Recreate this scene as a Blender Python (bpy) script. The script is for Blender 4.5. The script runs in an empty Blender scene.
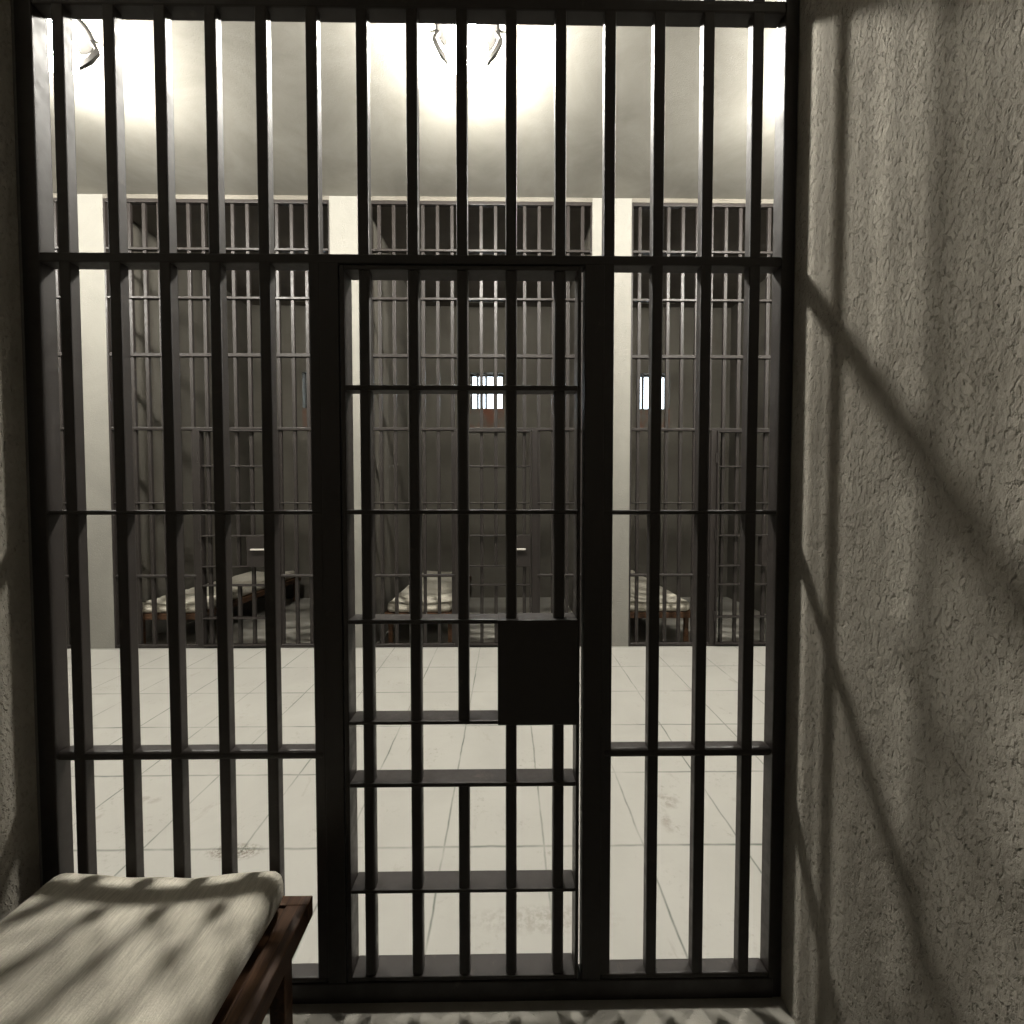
import bpy, bmesh, math, random
from mathutils import Vector, Matrix, noise

random.seed(7)
scn = bpy.context.scene
col = scn.collection

# ------------------------------------------------------------------ camera
EYE = 1.45
cam_data = bpy.data.cameras.new('camera')
cam_data.sensor_fit = 'HORIZONTAL'
cam_data.sensor_width = 36.0
cam_data.lens = 36.0 * 430.0 / 1024.0
cam_data.clip_start = 0.02
cam = bpy.data.objects.new('camera', cam_data)
col.objects.link(cam)
cam.location = (0, 0, EYE)
cam.rotation_euler = (math.radians(90) - math.atan(12.87 / 430), 0, -math.atan(5.0 / 430))
scn.camera = cam

# ------------------------------------------------------------------ light and exposure
LAMP_STRENGTH = 580.0         # glowing globes under the corridor ceiling
LAMP_COLOR = (1.0, 0.965, 0.885)
world = bpy.data.worlds.new('overcast_sky')
scn.world = world
world.use_nodes = True
world.node_tree.nodes['Background'].inputs['Color'].default_value = (0.80, 0.90, 1.0, 1)
world.node_tree.nodes['Background'].inputs['Strength'].default_value = 9.0
vs = scn.view_settings
vs.view_transform = 'Standard'
vs.look = 'None'
vs.exposure = 0.0
vs.gamma = 1.0
vs.use_curve_mapping = False
scn.cycles.use_denoising = True
scn.cycles.max_bounces = 10
scn.cycles.diffuse_bounces = 1
scn.cycles.sample_clamp_indirect = 6.0

# ------------------------------------------------------------------ places (metres)
NEAR_Y = 1.237                # cell side of the near barred front
FAR_Y = 4.224                 # cell side of the far barred fronts
NEAR_X = -0.264               # middle of the near front
FAR_X = [-5.245, -2.745, -0.245, 2.255]
CEIL = 4.32
TOP = 4.25                     # top of the bars
HALF = 1.06                   # half an opening
INNER = 1.108                 # half a cell's inner width
BACK_Y = 6.5
LAMP_X = [-5.24, -2.74, -0.24, 2.26, 4.76]
LAMP_Y = 2.70

# ------------------------------------------------------------------ materials
def mat(name, rough=0.8, spec=0.3, metallic=0.0):
    m = bpy.data.materials.new(name)
    m.use_nodes = True
    nt = m.node_tree
    b = nt.nodes['Principled BSDF']
    b.inputs['Roughness'].default_value = rough
    b.inputs['Specular IOR Level'].default_value = spec
    b.inputs['Metallic'].default_value = metallic
    return m, nt, b

def N(nt, kind, **kw):
    n = nt.nodes.new(kind)
    for k, v in kw.items():
        if hasattr(n, k):
            setattr(n, k, v)
        else:
            n.inputs[k.replace('_', ' ')].default_value = v
    return n

def coords(nt, scale=(1, 1, 1), rot=(0, 0, 0), kind='Object'):
    tc = nt.nodes.new('ShaderNodeTexCoord')
    mp = nt.nodes.new('ShaderNodeMapping')
    mp.inputs['Scale'].default_value = scale
    mp.inputs['Rotation'].default_value = rot
    nt.links.new(tc.outputs[kind], mp.inputs['Vector'])
    return mp.outputs['Vector']

def noise_tex(nt, vec, scale, detail=4, rough=0.55, dist=0.0):
    n = nt.nodes.new('ShaderNodeTexNoise')
    n.inputs['Scale'].default_value = scale
    n.inputs['Detail'].default_value = detail
    n.inputs['Roughness'].default_value = rough
    n.inputs['Distortion'].default_value = dist
    nt.links.new(vec, n.inputs['Vector'])
    return n.outputs['Fac']

def ramp(nt, fac, stops):
    r = nt.nodes.new('ShaderNodeValToRGB')
    els = r.color_ramp.elements
    while len(els) < len(stops):
        els.new(0.5)
    for e, (p, c) in zip(els, stops):
        e.position = p
        e.color = (*c, 1) if len(c) == 3 else c
    nt.links.new(fac, r.inputs['Fac'])
    return r.outputs['Color']

def math_node(nt, op, a, b=None, c=None, clamp=False):
    n = nt.nodes.new('ShaderNodeMath')
    n.operation = op
    n.use_clamp = clamp
    for i, v in enumerate((a, b, c)):
        if v is None:
            continue
        if isinstance(v, (int, float)):
            n.inputs[i].default_value = v
        else:
            nt.links.new(v, n.inputs[i])
    return n.outputs[0]

def mix_col(nt, fac, a, b, mode='MIX'):
    n = nt.nodes.new('ShaderNodeMix')
    n.data_type = 'RGBA'
    n.blend_type = mode
    for sock, v in ((n.inputs['Factor'], fac), (n.inputs['A'], a), (n.inputs['B'], b)):
        if isinstance(v, (int, float)):
            sock.default_value = v
        elif isinstance(v, tuple):
            sock.default_value = (*v, 1)
        else:
            nt.links.new(v, sock)
    return n.outputs['Result']

def bump(nt, bsdf, height, strength, distance, prev=None):
    n = nt.nodes.new('ShaderNodeBump')
    n.inputs['Strength'].default_value = strength
    n.inputs['Distance'].default_value = distance
    nt.links.new(height, n.inputs['Height'])
    if prev is not None:
        nt.links.new(prev, n.inputs['Normal'])
    nt.links.new(n.outputs['Normal'], bsdf.inputs['Normal'])
    return n.outputs['Normal']

def plaster(name, base, dark, coarse=0.0, fine=0.0015, rot=(0, 0, 0), stretch=(1, 1, 1)):
    m, nt, b = mat(name, 0.9, 0.15)
    v = coords(nt)
    big = noise_tex(nt, v, 1.6, 6, 0.62, 0.6)
    nt.links.new(ramp(nt, big, [(0.3, dark), (0.68, base)]), b.inputs['Base Color'])
    f = noise_tex(nt, v, 55, 5, 0.6)
    nrm = bump(nt, b, f, 0.6, fine)
    if coarse:
        v2 = coords(nt, stretch, rot)
        c = noise_tex(nt, v2, 100, 3, 0.55, 0.15)
        pits = math_node(nt, 'MULTIPLY', math_node(nt, 'MINIMUM', c, 0.46), 9.0)
        nrm = bump(nt, b, pits, 0.65, coarse, nrm)
        grain = noise_tex(nt, v2, 130, 4, 0.65)
        nrm = bump(nt, b, grain, 0.7, coarse * 0.45, nrm)
        lump = noise_tex(nt, v2, 34, 4, 0.55, 0.3)
        bump(nt, b, lump, 0.5, coarse * 1.6, nrm)
    return m

M = {}
M['stucco'] = plaster('rough_stucco', (0.48, 0.447, 0.38), (0.31, 0.284, 0.238), coarse=0.0085,
                      rot=(math.radians(-35), 0, 0), stretch=(1.0, 1.35, 0.75))
M['plaster'] = plaster('painted_plaster', (0.25, 0.242, 0.214), (0.215, 0.207, 0.184), coarse=0.0015)
M['ceiling'] = plaster('ceiling_plaster', (0.32, 0.308, 0.273), (0.22, 0.21, 0.183), coarse=0.0006)
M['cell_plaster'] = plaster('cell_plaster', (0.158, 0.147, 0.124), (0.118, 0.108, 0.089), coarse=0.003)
M['cell_ceiling'] = plaster('cell_ceiling_plaster', (0.20, 0.18, 0.155), (0.13, 0.118, 0.10), coarse=0.003)
M['concrete'] = plaster('cell_floor_concrete', (0.36, 0.343, 0.302), (0.26, 0.247, 0.215), coarse=0.0007)

# back wall of the far cells: same plaster with rusty stains running down under each window
def back_wall_material():
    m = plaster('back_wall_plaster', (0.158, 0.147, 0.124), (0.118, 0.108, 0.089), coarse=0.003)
    m.name = 'back_wall_plaster'
    nt = m.node_tree
    b = nt.nodes['Principled BSDF']
    old = b.inputs['Base Color'].links[0].from_socket
    tc = nt.nodes.new('ShaderNodeTexCoord')
    sp = nt.nodes.new('ShaderNodeSeparateXYZ')
    nt.links.new(tc.outputs['Object'], sp.inputs[0])
    # distance from the nearest cell middle (period 2.5)
    px = math_node(nt, 'ABSOLUTE', math_node(nt, 'WRAP', math_node(nt, 'ADD', sp.outputs['X'], 0.300), 1.25, -1.25))
    inx = math_node(nt, 'LESS_THAN', px, 0.255)
    inz = math_node(nt, 'MULTIPLY', math_node(nt, 'LESS_THAN', sp.outputs['Z'], 2.82), math_node(nt, 'GREATER_THAN', sp.outputs['Z'], 2.47))
    n = noise_tex(nt, coords(nt, (1, 1, 0.45)), 9, 3, 0.5)
    nz = math_node(nt, 'MULTIPLY', math_node(nt, 'SUBTRACT', n, 0.40), 4.0, clamp=True)
    f = math_node(nt, 'MULTIPLY', math_node(nt, 'MULTIPLY', inx, inz), math_node(nt, 'MULTIPLY', nz, 0.75))
    nt.links.new(mix_col(nt, f, old, (0.20, 0.075, 0.042)), b.inputs['Base Color'])
    return m
M['back_wall'] = back_wall_material()

def tile_material():
    m, nt, b = mat('stone_floor_tiles', 0.62, 0.3)
    tc = nt.nodes.new('ShaderNodeTexCoord')
    sp = nt.nodes.new('ShaderNodeSeparateXYZ')
    nt.links.new(tc.outputs['Object'], sp.inputs[0])
    TX, TY = 0.4165, 0.481
    wob = noise_tex(nt, coords(nt), 5.0, 3, 0.6)
    wobs = math_node(nt, 'MULTIPLY', math_node(nt, 'SUBTRACT', wob, 0.5), 0.014)
    def seam(axis, off, period, width):
        a = math_node(nt, 'ADD', math_node(nt, 'ADD', sp.outputs[axis], -off), wobs)
        w = math_node(nt, 'ABSOLUTE', math_node(nt, 'WRAP', a, period / 2, -period / 2))
        return math_node(nt, 'SUBTRACT', 1.0, math_node(nt, 'DIVIDE', w, width), clamp=True)
    sx = seam('X', -0.2625, TX, 0.0060)
    sy = seam('Y', 1.753, TY, 0.0085)
    s = math_node(nt, 'MAXIMUM', sx, sy)
    strength = noise_tex(nt, coords(nt), 2.7, 3, 0.7)
    s2 = math_node(nt, 'MULTIPLY', s, math_node(nt, 'MULTIPLY', math_node(nt, 'SUBTRACT', strength, 0.28), 2.6, clamp=True))
    base = ramp(nt, noise_tex(nt, coords(nt), 2.2, 6, 0.6, 0.5), [(0.3, (0.305, 0.296, 0.268)), (0.7, (0.34, 0.33, 0.30))])
    # dirt: small speckles and a few brown smudges
    sp1 = noise_tex(nt, coords(nt), 38, 4, 0.7)
    patch = noise_tex(nt, coords(nt), 3.4, 2, 0.5)
    dirt = math_node(nt, 'MULTIPLY', math_node(nt, 'MULTIPLY', math_node(nt, 'SUBTRACT', sp1, 0.55), 7.0, clamp=True),
                     math_node(nt, 'MULTIPLY', math_node(nt, 'SUBTRACT', patch, 0.53), 6.0, clamp=True))
    smudge = math_node(nt, 'MULTIPLY', math_node(nt, 'SUBTRACT', noise_tex(nt, coords(nt, (1.6, 0.8, 1)), 6.5, 4, 0.6, 0.6), 0.63), 7.0, clamp=True)
    c1 = mix_col(nt, math_node(nt, 'MULTIPLY', dirt, 0.45), base, (0.11, 0.09, 0.065))
    c2 = mix_col(nt, math_node(nt, 'MULTIPLY', smudge, 0.30), c1, (0.13, 0.105, 0.07))
    # single worn stains: a brown footmark right of the door, a scuffed patch by the bed, a streak further left
    for (x, y, rx, ry, amt, sc) in ((0.775, 2.02, .055, .065, .55, 22), (0.715, 1.90, .035, .09, .42, 22), (-1.12, 1.74, .13, .05, 1.0, 70), (-1.75, 2.05, .10, .035, .45, 24), (0.12, 1.44, .30, .06, .35, 45)):
        dx = math_node(nt, 'DIVIDE', math_node(nt, 'SUBTRACT', sp.outputs['X'], x), rx)
        dy = math_node(nt, 'DIVIDE', math_node(nt, 'SUBTRACT', sp.outputs['Y'], y), ry)
        d2 = math_node(nt, 'ADD', math_node(nt, 'MULTIPLY', dx, dx), math_node(nt, 'MULTIPLY', dy, dy))
        near = math_node(nt, 'SUBTRACT', 1.0, d2, clamp=True)
        nn = math_node(nt, 'MULTIPLY', math_node(nt, 'SUBTRACT', noise_tex(nt, coords(nt), sc, 4, 0.65), 0.42), 6.0, clamp=True)
        c2 = mix_col(nt, math_node(nt, 'MULTIPLY', math_node(nt, 'MULTIPLY', near, nn), amt), c2, (0.10, 0.08, 0.055))
    c3 = mix_col(nt, math_node(nt, 'MULTIPLY', s2, 0.95), c2, (0.03, 0.047, 0.037))
    nt.links.new(c3, b.inputs['Base Color'])
    bump(nt, b, math_node(nt, 'SUBTRACT', noise_tex(nt, coords(nt), 60, 4, 0.6), math_node(nt, 'MULTIPLY', s, 0.8)), 0.3, 0.0012)
    return m
M['tiles'] = tile_material()

def metal_material(name, base, scuff, rough=0.5, spec=0.5):
    m, nt, b = mat(name, rough, spec, 0.0)
    v = coords(nt)
    n = noise_tex(nt, v, 14, 6, 0.7, 0.4)
    nt.links.new(ramp(nt, n, [(0.35, base), (0.62, base), (0.78, scuff)]), b.inputs['Base Color'])
    nt.links.new(ramp(nt, noise_tex(nt, v, 30, 4, 0.6), [(0.3, (rough - .08,) * 3), (0.7, (rough + .12,) * 3)]), b.inputs['Roughness'])
    bump(nt, b, noise_tex(nt, v, 90, 4, 0.6), 0.25, 0.0007)
    return m
M['steel'] = metal_material('dark_painted_steel', (0.021, 0.0172, 0.0153), (0.055, 0.044, 0.036), 0.45, 0.38)
M['glint_steel'] = metal_material('pale_glint_steel', (0.55, 0.52, 0.47), (0.62, 0.6, 0.55), 0.4)  # pale colour puts the lamplit gleam of the bolt handle into the steel
M['lamp_metal'] = metal_material('lamp_arm_metal', (0.006, 0.0056, 0.005), (0.012, 0.011, 0.010), 0.6, 0.08)

def wood_material():
    m, nt, b = mat('dark_stained_wood', 0.55, 0.35)
    v = coords(nt, (26, 1.6, 26))
    n = noise_tex(nt, v, 1.6, 6, 0.65, 1.4)
    nt.links.new(ramp(nt, n, [(0.3, (0.028, 0.013, 0.007)), (0.55, (0.085, 0.040, 0.018)), (0.75, (0.14, 0.070, 0.031))]), b.inputs['Base Color'])
    bump(nt, b, n, 0.3, 0.0012)
    return m
M['wood'] = wood_material()

def fabric_material():
    m, nt, b = mat('ribbed_ticking_fabric', 0.95, 0.08)
    rib = noise_tex(nt, coords(nt, (210, 20, 60)), 1.0, 4, 0.75, 0.3)
    fine = noise_tex(nt, coords(nt), 260, 3, 0.6)
    h = math_node(nt, 'ADD', rib, math_node(nt, 'MULTIPLY', fine, 0.5))
    c = ramp(nt, rib, [(0.36, (0.38, 0.345, 0.275)), (0.62, (0.76, 0.71, 0.60))])
    cl = mix_col(nt, 0.5, c, ramp(nt, noise_tex(nt, coords(nt), 4, 5, 0.6), [(0.3, (0.52, 0.485, 0.40)), (0.7, (0.70, 0.655, 0.55))]))
    nt.links.new(cl, b.inputs['Base Color'])
    b.inputs['Sheen Weight'].default_value = 0.15
    bump(nt, b, h, 0.9, 0.006)
    return m
M['fabric'] = fabric_material()

def emission_material(name, color, strength):
    m = bpy.data.materials.new(name)
    m.use_nodes = True
    nt = m.node_tree
    nt.nodes.clear()
    e = nt.nodes.new('ShaderNodeEmission')
    e.inputs['Color'].default_value = (*color, 1)
    e.inputs['Strength'].default_value = strength
    o = nt.nodes.new('ShaderNodeOutputMaterial')
    nt.links.new(e.outputs[0], o.inputs[0])
    return m
M['globe'] = emission_material('glowing_opal_glass', LAMP_COLOR, LAMP_STRENGTH)
mm, nt_, b_ = mat('pale_painted_batten', 0.6, 0.3)
b_.inputs['Base Color'].default_value = (0.62, 0.60, 0.46, 1)
M['batten'] = mm
def glass_material():
    m = bpy.data.materials.new('window_glass')
    m.use_nodes = True
    nt = m.node_tree
    b = nt.nodes['Principled BSDF']
    b.inputs['Base Color'].default_value = (0.95, 0.98, 0.99, 1)
    b.inputs['Roughness'].default_value = 0.03
    b.inputs['IOR'].default_value = 1.45
    b.inputs['Transmission Weight'].default_value = 1.0
    return m
M['glass'] = glass_material()

# ------------------------------------------------------------------ mesh helpers
class MB:
    """collects shapes and links them as one mesh object"""
    def __init__(self):
        self.bm = bmesh.new()
    def box(self, x0, x1, y0, y1, z0, z1, bev=0.0, seg=2):
        t = bmesh.new()
        bmesh.ops.create_cube(t, size=1.0)
        for v in t.verts:
            v.co = Vector(((x0 + x1) / 2 + v.co.x * (x1 - x0), (y0 + y1) / 2 + v.co.y * (y1 - y0), (z0 + z1) / 2 + v.co.z * (z1 - z0)))
        if bev:
            bmesh.ops.bevel(t, geom=list(t.edges), offset=bev, segments=seg, profile=0.5, affect='EDGES')
        self.add(t)
        return self
    def prism(self, ring, axis_pts):
        """sweep a closed ring of (a, b) offsets along points, ring given per point as 3-D lists"""
        bm = self.bm
        rows = [[bm.verts.new(p) for p in r] for r in ring]
        n = len(rows[0])
        for a, b in zip(rows, rows[1:]):
            for i in range(n):
                bm.faces.new((a[i], a[(i + 1) % n], b[(i + 1) % n], b[i]))
        bm.faces.new(list(reversed(rows[0])))
        bm.faces.new(rows[-1])
        return self
    def lathe(self, prof, cx, cy, seg=32):
        bm = self.bm
        rows = []
        for r, z in prof:
            rows.append([bm.verts.new((cx + r * math.cos(2 * math.pi * i / seg), cy + r * math.sin(2 * math.pi * i / seg), z)) for i in range(seg)])
        for a, b in zip(rows, rows[1:]):
            for i in range(seg):
                bm.faces.new((a[i], a[(i + 1) % seg], b[(i + 1) % seg], b[i]))
        bm.faces.new(list(reversed(rows[0])))
        bm.faces.new(rows[-1])
        return self
    def add(self, t):
        me = bpy.data.meshes.new('tmp')
        t.to_mesh(me)
        t.free()
        self.bm.from_mesh(me)
        bpy.data.meshes.remove(me)
    def build(self, name, material, parent=None, smooth=False):
        bmesh.ops.recalc_face_normals(self.bm, faces=list(self.bm.faces))
        me = bpy.data.meshes.new(name)
        self.bm.to_mesh(me)
        self.bm.free()
        me.materials.append(material)
        if smooth:
            for p in me.polygons:
                p.use_smooth = True
        o = bpy.data.objects.new(name, me)
        col.objects.link(o)
        o.parent = parent
        return o

def empty(name, loc, rz=0.0):
    o = bpy.data.objects.new(name, None)
    o.empty_display_size = 0.1
    col.objects.link(o)
    o.location = loc
    o.rotation_euler = (0, 0, rz)
    return o

def tag(o, label=None, cat=None, group=None, kind=None):
    for k, v in (('label', label), ('category', cat), ('group', group), ('kind', kind)):
        if v:
            o[k] = v
        elif k in o.keys():
            del o[k]
    return o

def copy_tree(o, parent=None):
    c = o.copy()
    col.objects.link(c)
    c.parent = parent
    for ch in list(o.children):
        copy_tree(ch, c)
    return c

def struct(name, mb, material):
    return tag(mb.build(name, material), kind='structure')

# ------------------------------------------------------------------ the setting
X0, X1 = -6.9, 6.3
NEAR_WALL = NEAR_Y + 0.047     # corridor face of the near wall
FAR_WALL = FAR_Y - 0.047       # corridor face of the far wall
CELL_BACK = -1.15
RX, LX = 0.822, -1.362         # inner faces of the near cell's side walls

CELL_Z = -0.045               # cell floors lie one low step down
struct('floor_corridor', MB().box(X0, X1, NEAR_WALL, FAR_WALL, -0.2, 0.0), M['tiles'])
struct('floor_cell', MB().box(LX - .2, RX + .2, CELL_BACK - .2, NEAR_WALL, -0.2, CELL_Z), M['concrete'])
struct('floor_far_cells', MB().box(X0, X1, FAR_WALL, BACK_Y + .25, -0.2, CELL_Z), M['concrete'])
struct('ceiling_corridor', MB().box(X0, X1, NEAR_Y - 0.04, FAR_Y + 0.03, CEIL, CEIL + .15), M['ceiling'])
struct('ceiling_cell', MB().box(LX - .2, RX + .2, CELL_BACK - .2, NEAR_Y - 0.04, CEIL, CEIL + .15), M['stucco'])
struct('ceiling_far_cells', MB().box(X0, X1, FAR_Y + 0.03, BACK_Y + .25, CEIL, CEIL + .15), M['cell_ceiling'])
# near cell
struct('wall_right', MB().box(RX, RX + .2, CELL_BACK, NEAR_Y, -0.1, CEIL), M['stucco'])
struct('wall_left', MB().box(LX - .2, LX, CELL_BACK, NEAR_Y, -0.1, CEIL), M['stucco'])
struct('wall_back', MB().box(LX - .2, RX + .2, CELL_BACK - .2, CELL_BACK, -0.1, CEIL), M['stucco'])
# near side of the corridor: the wall pieces beside the barred front
struct('wall_corridor_near_right', MB().box(NEAR_X + HALF, X1, NEAR_Y + .003, NEAR_WALL, -0.1, CEIL), M['plaster'])
struct('wall_corridor_near_left', MB().box(X0, NEAR_X - HALF, NEAR_Y + .003, NEAR_WALL, -0.1, CEIL), M['plaster'])
struct('wall_corridor_end_left', MB().box(X0 - .2, X0, NEAR_Y - .04, BACK_Y + .25, -0.1, CEIL), M['plaster'])
struct('wall_corridor_end_right', MB().box(X1, X1 + .2, NEAR_Y - .04, BACK_Y + .25, -0.1, CEIL), M['plaster'])
# far side: piers between the cells, thinner partitions behind them
edges = [(X0, FAR_X[0] - HALF)] + [(FAR_X[i] + HALF, FAR_X[i + 1] - HALF) for i in range(3)] + [(FAR_X[3] + HALF, X1)]
for k, (a, b) in enumerate(edges):
    struct('wall_pier_%d' % (k + 1), MB().box(a, b, FAR_WALL, FAR_Y + 0.005, -0.1, CEIL, 0.004), M['plaster'])
for k, (a, b) in enumerate([(X0, FAR_X[0] - INNER)] + [(FAR_X[i] + INNER, FAR_X[i + 1] - INNER) for i in range(3)] + [(FAR_X[3] + INNER, X1)]):
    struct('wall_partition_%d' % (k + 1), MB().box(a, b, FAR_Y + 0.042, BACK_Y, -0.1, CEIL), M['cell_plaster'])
for k, (c, y) in enumerate([(NEAR_X, NEAR_Y + .003)] + [(c, FAR_WALL) for c in FAR_X]):
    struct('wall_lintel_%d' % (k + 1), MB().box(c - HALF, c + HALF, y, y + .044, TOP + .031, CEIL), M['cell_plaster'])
# far back wall with a window opening for every cell
WZ0, WZ1, WH = 2.81, 3.345, 0.25
bw = MB()
bw.box(X0, X1, BACK_Y, BACK_Y + .25, -0.1, WZ0)
bw.box(X0, X1, BACK_Y, BACK_Y + .25, WZ1, CEIL)
WIN_X = [c - 0.055 for c in FAR_X]
xs = [X0] + [v for c in WIN_X for v in (c - WH, c + WH)] + [X1]
for i in range(0, len(xs), 2):
    bw.box(xs[i], xs[i + 1], BACK_Y, BACK_Y + .25, WZ0, WZ1)
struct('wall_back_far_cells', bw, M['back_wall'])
for k, c in enumerate(WIN_X):
    w = tag(empty('window_%d' % (k + 1), (c, BACK_Y, WZ0)), kind='structure')
    hh = WZ1 - WZ0
    fr = MB()
    for (a, b, z0, z1) in ((-WH, -WH + .022, 0, hh), (WH - .022, WH, 0, hh), (-WH + .022, WH - .022, 0, .022), (-WH + .022, WH - .022, hh - .022, hh)):
        fr.box(a, b, .12, .17, z0, z1, .003)
    fr.build('window_frame', M['steel'], w)
    for x in (-.14, -.015, .11):
        MB().box(x - .016, x + .016, .04, .085, 0.0, hh, .004).build('window_bar', M['steel'], w)
    MB().box(-WH + .022, WH - .022, .142, .148, .022, hh - .022).build('window_pane', M['glass'], w)
    struct('trim_%d' % (k + 1), MB().box(c - WH, c + WH, 6.27, 6.33, CEIL - .022, CEIL, .004), M['batten'])

# ------------------------------------------------------------------ barred cell fronts
PITCH = 0.1391
BAR_W = 0.0315
BAR_X = [-0.9757 + PITCH * i for i in range(15)]         # measured from the middle of the front
LEVELS = [(0.690, 0.717, .045), (1.405, 1.418, .040), (2.114, 2.141, .045), (2.812, 2.845, .042), (3.355, 3.378, .045), (3.812, 3.834, .045)]

D_L, D_R = -0.209, 0.476       # outer faces of the door
def front_parts(root, s):
    """s=+1: the corridor lies towards +y of the front; s=-1: towards -y"""
    def B(mb, x0, x1, d0, d1, z0, z1, bev=.0025, seg=2):
        ya, yb = sorted((s * d0, s * d1))
        return mb.box(x0, x1, ya, yb, z0, z1, bev, seg)
    st = M['steel']
    # the welded outer frame
    B(MB(), -1.092, -1.044, 0, .046, -.044, CEIL - .004, .003).build('jamb', st, root)
    B(MB(), 1.047, 1.085, 0, .046, -.044, CEIL - .004, .003).build('jamb', st, root)
    B(MB(), -1.044, 1.047, 0, .046, TOP, TOP + .03).build('header', st, root)
    B(MB(), -1.060, 1.060, -.002, .0465, -.0445, .017, .003).build('sill', st, root)
    for a, b in ((-1.044, -.266), (.542, 1.047)):
        B(MB(), a, b, 0, .045, .0165, .033, .006, 3).build('bottom_rail', st, root)
    # the two door posts
    B(MB(), -.266, D_L - .003, 0, .046, .016, 2.115).build('post', st, root)
    B(MB(), .4865, .542, 0, .046, .016, 2.115).build('post', st, root)
    # rails
    for k, (z0, z1, d) in enumerate(LEVELS):
        if k < 2:
            B(MB(), -1.044, -.266, 0, d, z0, z1, (.010, .005)[k], 3).build('rail', st, root)
            B(MB(), .542, 1.047, 0, d, z0, z1, (.010, .005)[k], 3).build('rail', st, root)
        else:
            B(MB(), -1.044, 1.047, 0, d, z0, z1, .004).build('rail', st, root)
    # bars
    for i, x in enumerate(BAR_X):
        z0 = 2.135 if 6 <= i <= 10 else .030
        B(MB(), x - BAR_W / 2, x + BAR_W / 2, .0015, .0305, z0, TOP + .002, .003).build('bar', st, root)

def door_parts(root, s):
    def B(mb, x0, x1, d0, d1, z0, z1, bev=.0025, seg=2):
        ya, yb = sorted((s * d0, s * d1))
        return mb.box(x0, x1, ya, yb, z0, z1, bev, seg)
    st = M['steel']
    dp = .064
    zt, zb = 2.110, .020
    B(MB(), D_L, D_L + .013, 0, dp, zb, zt).build('stile', st, root)
    B(MB(), D_R - .010, D_R, 0, dp, zb, zt).build('stile', st, root)
    a, b = D_L + .013, D_R - .010
    B(MB(), a, b, 0, dp, zt - .012, zt).build('top_rail', st, root)
    B(MB(), a, b, 0, dp, zb, zb + .013).build('bottom_rail', st, root)
    for (z0, z1, d) in ((1.760, 1.775, .048), (1.406, 1.419, .045), (1.088, 1.101, .066), (.792, .803, .066), (.606, .619, .066), (.287, .298, .066)):
        B(MB(), a, b, 0, d, z0, z1).build('cross_plate', st, root)
    w = .0325
    for i in range(6, 11):
        x = BAR_X[i]
        spans = [(zb + .01, zt - .008)]
        if i == 8:
            spans = [(zb + .01, .610), (.797, zt - .008)]
        mb = MB()
        for z0, z1 in spans:
            B(mb, x - w / 2, x + w / 2, .003, .035, z0, z1, .007)
        mb.build('bar', st, root)
    bx = B(MB(), .237, b + .002, -.012, .068, .795, 1.103, .003).build('lock_box', st, root)
    # the bolt handle on the corridor face of the lock box
    h = MB()
    B(h, .285, .425, .080, .096, .958, .974, .003)
    B(h, .295, .312, .066, .082, .959, .973, .002)
    B(h, .398, .415, .066, .082, .959, .973, .002)
    h.build('bolt_handle', M['glint_steel'], bx)
    # hinge knuckles on the corridor side
    for z in (.30, 1.10, 1.85):
        hk = MB()
        yy = s * .058
        hk.lathe([(.0085, z - .05), (.0085, z + .05)], D_L - .0095, yy, 16)
        hk.build('hinge', st, root, False)

FG = 'barred fronts of the cells across the corridor'
DG = 'barred doors of the cells across the corridor'
near_front = tag(empty('barred_cell_front', (NEAR_X, NEAR_Y, 0)),
                 'large black steel bar front right before the viewer, filling the picture', 'bars')
front_parts(near_front, 1)
near_door = tag(empty('cell_door', (NEAR_X, NEAR_Y, 0)),
                'near black barred cell door with square lock box, closed', 'cell door')
door_parts(near_door, 1)

far_front = empty('barred_cell_front', (FAR_X[2], FAR_Y, 0))
front_parts(far_front, -1)
far_door = empty('cell_door', (FAR_X[2], FAR_Y, 0))
door_parts(far_door, -1)
front_labels = {
    0: 'barred front of the far cell at the extreme left edge, only a sliver showing',
    1: 'grey barred front of the far cell at left, between two pale piers',
    2: 'grey barred front of the far middle cell, seen behind the near door',
    3: 'grey barred front of the far cell at right, beyond the right pale pier'}
door_labels = {
    0: 'barred door of the far cell beyond the leftmost pale pier',
    1: 'barred door of the left far cell, a long bed showing through it',
    2: 'barred door of the middle far cell, right of its white-mattress bed',
    3: 'barred door of the right far cell, close to the right end of the bars'}
for k, c in enumerate(FAR_X):
    f = far_front if k == 2 else copy_tree(far_front)
    f.location = (c, FAR_Y, 0)
    tag(f, front_labels[k], 'bars', FG)
    if k > 0:
        d = far_door if k == 2 else copy_tree(far_door)
        d.location = (c, FAR_Y, 0)
        tag(d, door_labels[k], 'cell door', DG)

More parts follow.
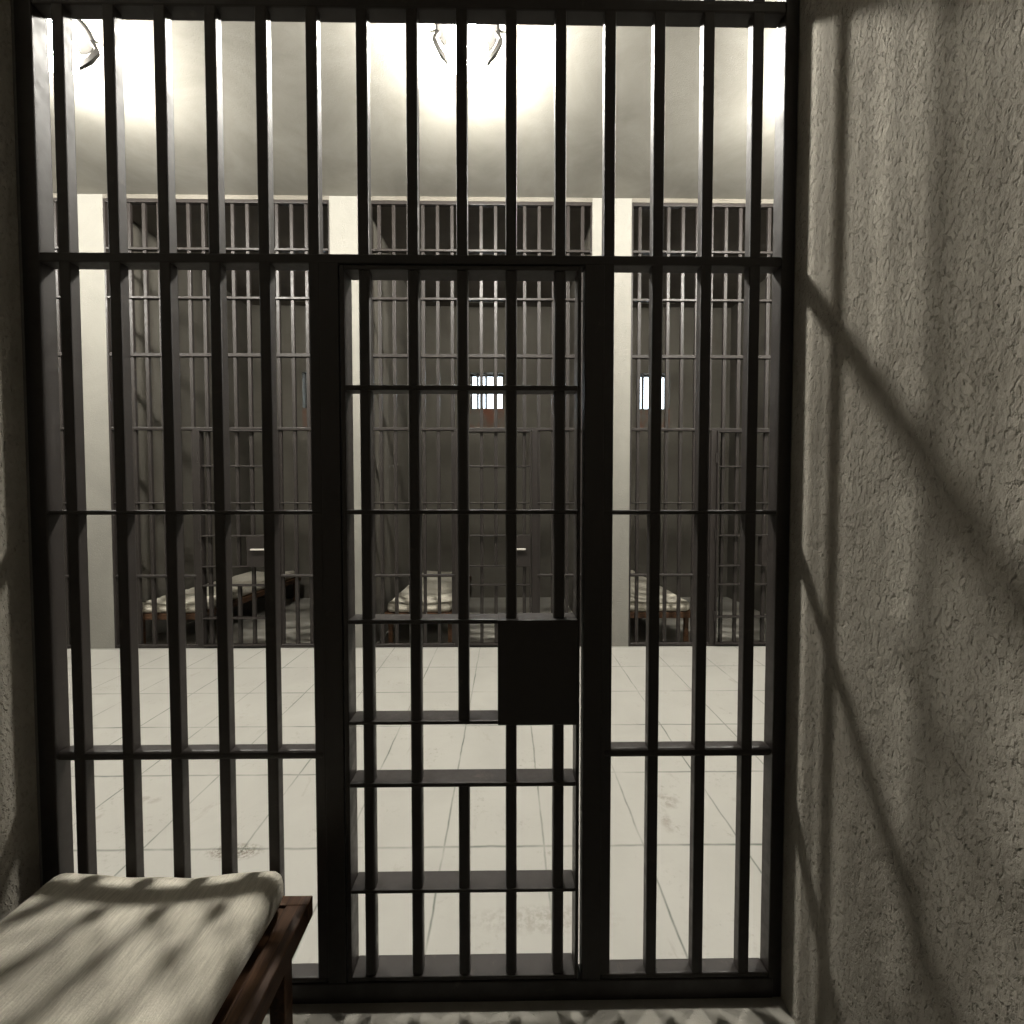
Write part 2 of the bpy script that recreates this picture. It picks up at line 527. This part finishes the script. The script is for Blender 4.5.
# ------------------------------------------------------------------ ceiling lamps
def make_lamp():
    root = empty('ceiling_lamp', (0, 0, CEIL))
    pl = MB()
    pl.lathe([(.180, -.016), (.190, -.010), (.190, -.0005)], 0, 0, 32)
    pl.build('ceiling_plate', M['lamp_metal'], root)
    g = MB()
    prof = []
    R_ = .125
    for i in range(13):
        a = math.pi * (i + .35) / 12.7
        prof.append((R_ * math.sin(a), -.150 - R_ * math.cos(a)))
    g.lathe(prof, 0, 0, 28)
    g.build('globe', M['globe'], root, True)
    # three angular strap arms that come out of the plate, bend and close in under the globe
    for ang in (math.radians(8), math.radians(172), math.radians(270)):
        ca, sa = math.cos(ang), math.sin(ang)
        path = [(.176, -.010), (.192, -.030), (.206, -.060), (.168, -.135), (.113, -.206)]
        wid = [.026, .030, .036, .040, .024]
        th = .020
        rings = []
        for i, ((r, z), w) in enumerate(zip(path, wid)):
            a = path[max(i - 1, 0)]
            b = path[min(i + 1, len(path) - 1)]
            tx, tz = b[0] - a[0], b[1] - a[1]
            l = math.hypot(tx, tz)
            nx, nz = -tz / l, tx / l
            ring = []
            for (o, h) in ((-th / 2, -w / 2), (th / 2, -w / 2), (th / 2, w / 2), (-th / 2, w / 2)):
                rr, zz = r + nx * o, z + nz * o
                ring.append((rr * ca - h * sa, rr * sa + h * ca, zz))
            rings.append(ring)
        m = MB()
        m.prism(rings, None)
        m.build('arm', M['lamp_metal'], root)
    return root

lamp_labels = {
    -5.24: 'globe ceiling lamp far down the corridor to the left, out of sight',
    -2.74: 'bright ceiling lamp with bent metal arms at the top left corner',
    -0.24: 'bright ceiling lamp with two bent metal arms at the top centre',
    2.26: 'ceiling lamp hidden behind the right wall of the cell',
    4.76: 'ceiling lamp furthest right down the corridor, out of sight'}
lamp0 = make_lamp()
for k, x in enumerate(LAMP_X):
    l = lamp0 if k == 0 else copy_tree(lamp0)
    l.location = (x, LAMP_Y, CEIL)
    tag(l, lamp_labels[x], 'ceiling lamp', 'globe lamps along the corridor ceiling')
    l.rotation_euler = (0, 0, {-2.74: math.radians(28)}.get(x, 0.0))

# ------------------------------------------------------------------ beds and mattresses
BED_W, BED_L, BED_Z = 0.72, 2.06, 0.349      # height above the cell floor
def make_bed():
    """origin on the floor at the right corner nearest the bars; the bed runs towards -y and -x"""
    root = empty('prison_bed', (0, 0, 0))
    wd = M['wood']
    t = .030
    h = .058
    MB().box(-BED_W, 0, -t, 0, BED_Z - h, BED_Z, .003).build('end_rail', wd, root)
    MB().box(-BED_W, 0, -BED_L, -BED_L + t, BED_Z - h, BED_Z, .003).build('end_rail', wd, root)
    MB().box(-.062, 0, -BED_L + t, -t, BED_Z - h, BED_Z, .003).build('side_rail', wd, root)
    MB().box(-BED_W, -BED_W + .062, -BED_L + t, -t, BED_Z - h, BED_Z, .003).build('side_rail', wd, root)
    MB().box(-BED_W + .062, -.062, -BED_L + t, -t, BED_Z - .03, BED_Z - .008, .002).build('base_board', wd, root)
    for x in (-.078, -BED_W + .036):
        for y in (-.095, -BED_L + .052):
            MB().box(x, x + .042, y, y + .043, .001, BED_Z - h + .002, .003).build('leg', wd, root)
    return root

def make_mattress(grooves):
    W, L, T, r = .650, 2.00, .108, .043
    nx, ny, nz = 26, 80, 8
    bm = bmesh.new()
    bmesh.ops.create_cube(bm, size=1.0)
    # gridded box
    bm.free()
    bm = bmesh.new()
    cache = {}
    def v(i, j, k):
        key = (i, j, k)
        if key not in cache:
            cache[key] = bm.verts.new((i / nx - .5, j / ny - .5, k / nz - .5))
        return cache[key]
    for i in range(nx):
        for j in range(ny):
            for k in (0, nz):
                bm.faces.new((v(i, j, k), v(i + 1, j, k), v(i + 1, j + 1, k), v(i, j + 1, k)))
    for i in range(nx):
        for k in range(nz):
            for j in (0, ny):
                bm.faces.new((v(i, j, k), v(i + 1, j, k), v(i + 1, j, k + 1), v(i, j, k + 1)))
    for j in range(ny):
        for k in range(nz):
            for i in (0, nx):
                bm.faces.new((v(i, j, k), v(i, j + 1, k), v(i, j + 1, k + 1), v(i, j, k + 1)))
    for w in bm.verts:
        p = Vector((w.co.x * W, w.co.y * L, w.co.z * T))
        q = Vector((max(-W / 2 + r, min(W / 2 - r, p.x)), max(-L / 2 + r, min(L / 2 - r, p.y)), max(-T / 2 + r, min(T / 2 - r, p.z))))
        d = p - q
        if d.length > 1e-9:
            p = q + d.normalized() * min(r, d.length if d.length < r else r)
            if abs(w.co.x) == .5 or abs(w.co.y) == .5 or abs(w.co.z) == .5:
                p = q + d.normalized() * r
        top = max(0.0, min(1.0, (p.z + T / 2) / T))
        u = p.x / (W / 2)
        # sunken middle, plumper corners, slightly lumpy
        sag = -.020 * (1 - u * u) * (1 if top > .5 else 0) + .004 * u ** 4
        lump = noise.noise(Vector((p.x * 6 + 3, p.y * 5, p.z * 6))) * .006
        p.z += (sag + lump) * top
        p.x += noise.noise(Vector((p.y * 5, p.z * 9, 4.2))) * .005 * (1 if abs(u) > .8 else 0)
        p.y += noise.noise(Vector((p.x * 9, p.z * 9, 9.1))) * .006 * (1 if abs(p.y) > L / 2 - .05 else 0)
        if grooves:
            fy = L / 2 - p.y
            for g in (.30, .72, 1.12, 1.52):
                gx = g + .012 * math.sin(p.x * 14)
                p.z -= .016 * math.exp(-((fy - gx) / .018) ** 2) * top
            # piping hollow just under the top edge at the end
            if abs(p.y) > L / 2 - .03 and .5 < top < .75:
                p.y -= math.copysign(.008, p.y)
        w.co = Vector((p.x - W / 2, p.y - L / 2, p.z + T / 2))
    lo = min(w.co.z for w in bm.verts)
    for w in bm.verts:
        w.co.z -= lo
    m = MB()
    m.bm = bm
    o = m.build('mattress', M['fabric'], None, True)
    return o

bed = make_bed()
near_bed = bed
near_bed.location = (-.562, 1.218, CELL_Z)
tag(near_bed, 'dark wooden bed frame in the near cell, at the bottom left', 'bed')
near_mattress = make_mattress(False)
near_mattress.location = (-.625, 1.208, BED_Z + CELL_Z)
tag(near_mattress, 'thin off-white mattress striped with bar shadows, bottom left corner', 'mattress')
far_mattress = make_mattress(True)
BG = 'wooden beds in the cells across the corridor'
MG = 'mattresses on the beds across the corridor'
far_beds = [(-3.045, 4.300, 'wooden bed with its end at the bars of the left far cell', 'pale mattress on the bed in the left far cell'),
            (-.525, 4.300, 'wooden bed in the middle far cell, below its barred window', 'pale rumpled mattress in the middle far cell, left of its door'),
            (1.900, 4.300, 'wooden bed just right of the right pale pier', 'pale mattress in the far right cell, against the pale pier')]
for k, (x, y, lb, lm) in enumerate(far_beds):
    b = copy_tree(bed)
    b.location = (x, y + BED_L, CELL_Z)
    tag(b, lb, 'bed', BG)
    m = far_mattress if k == 0 else copy_tree(far_mattress)
    m.rotation_euler = (0, 0, math.pi)
    m.location = (x - .035 - .650, y + .005, BED_Z + CELL_Z)
    tag(m, lm, 'mattress', MG)
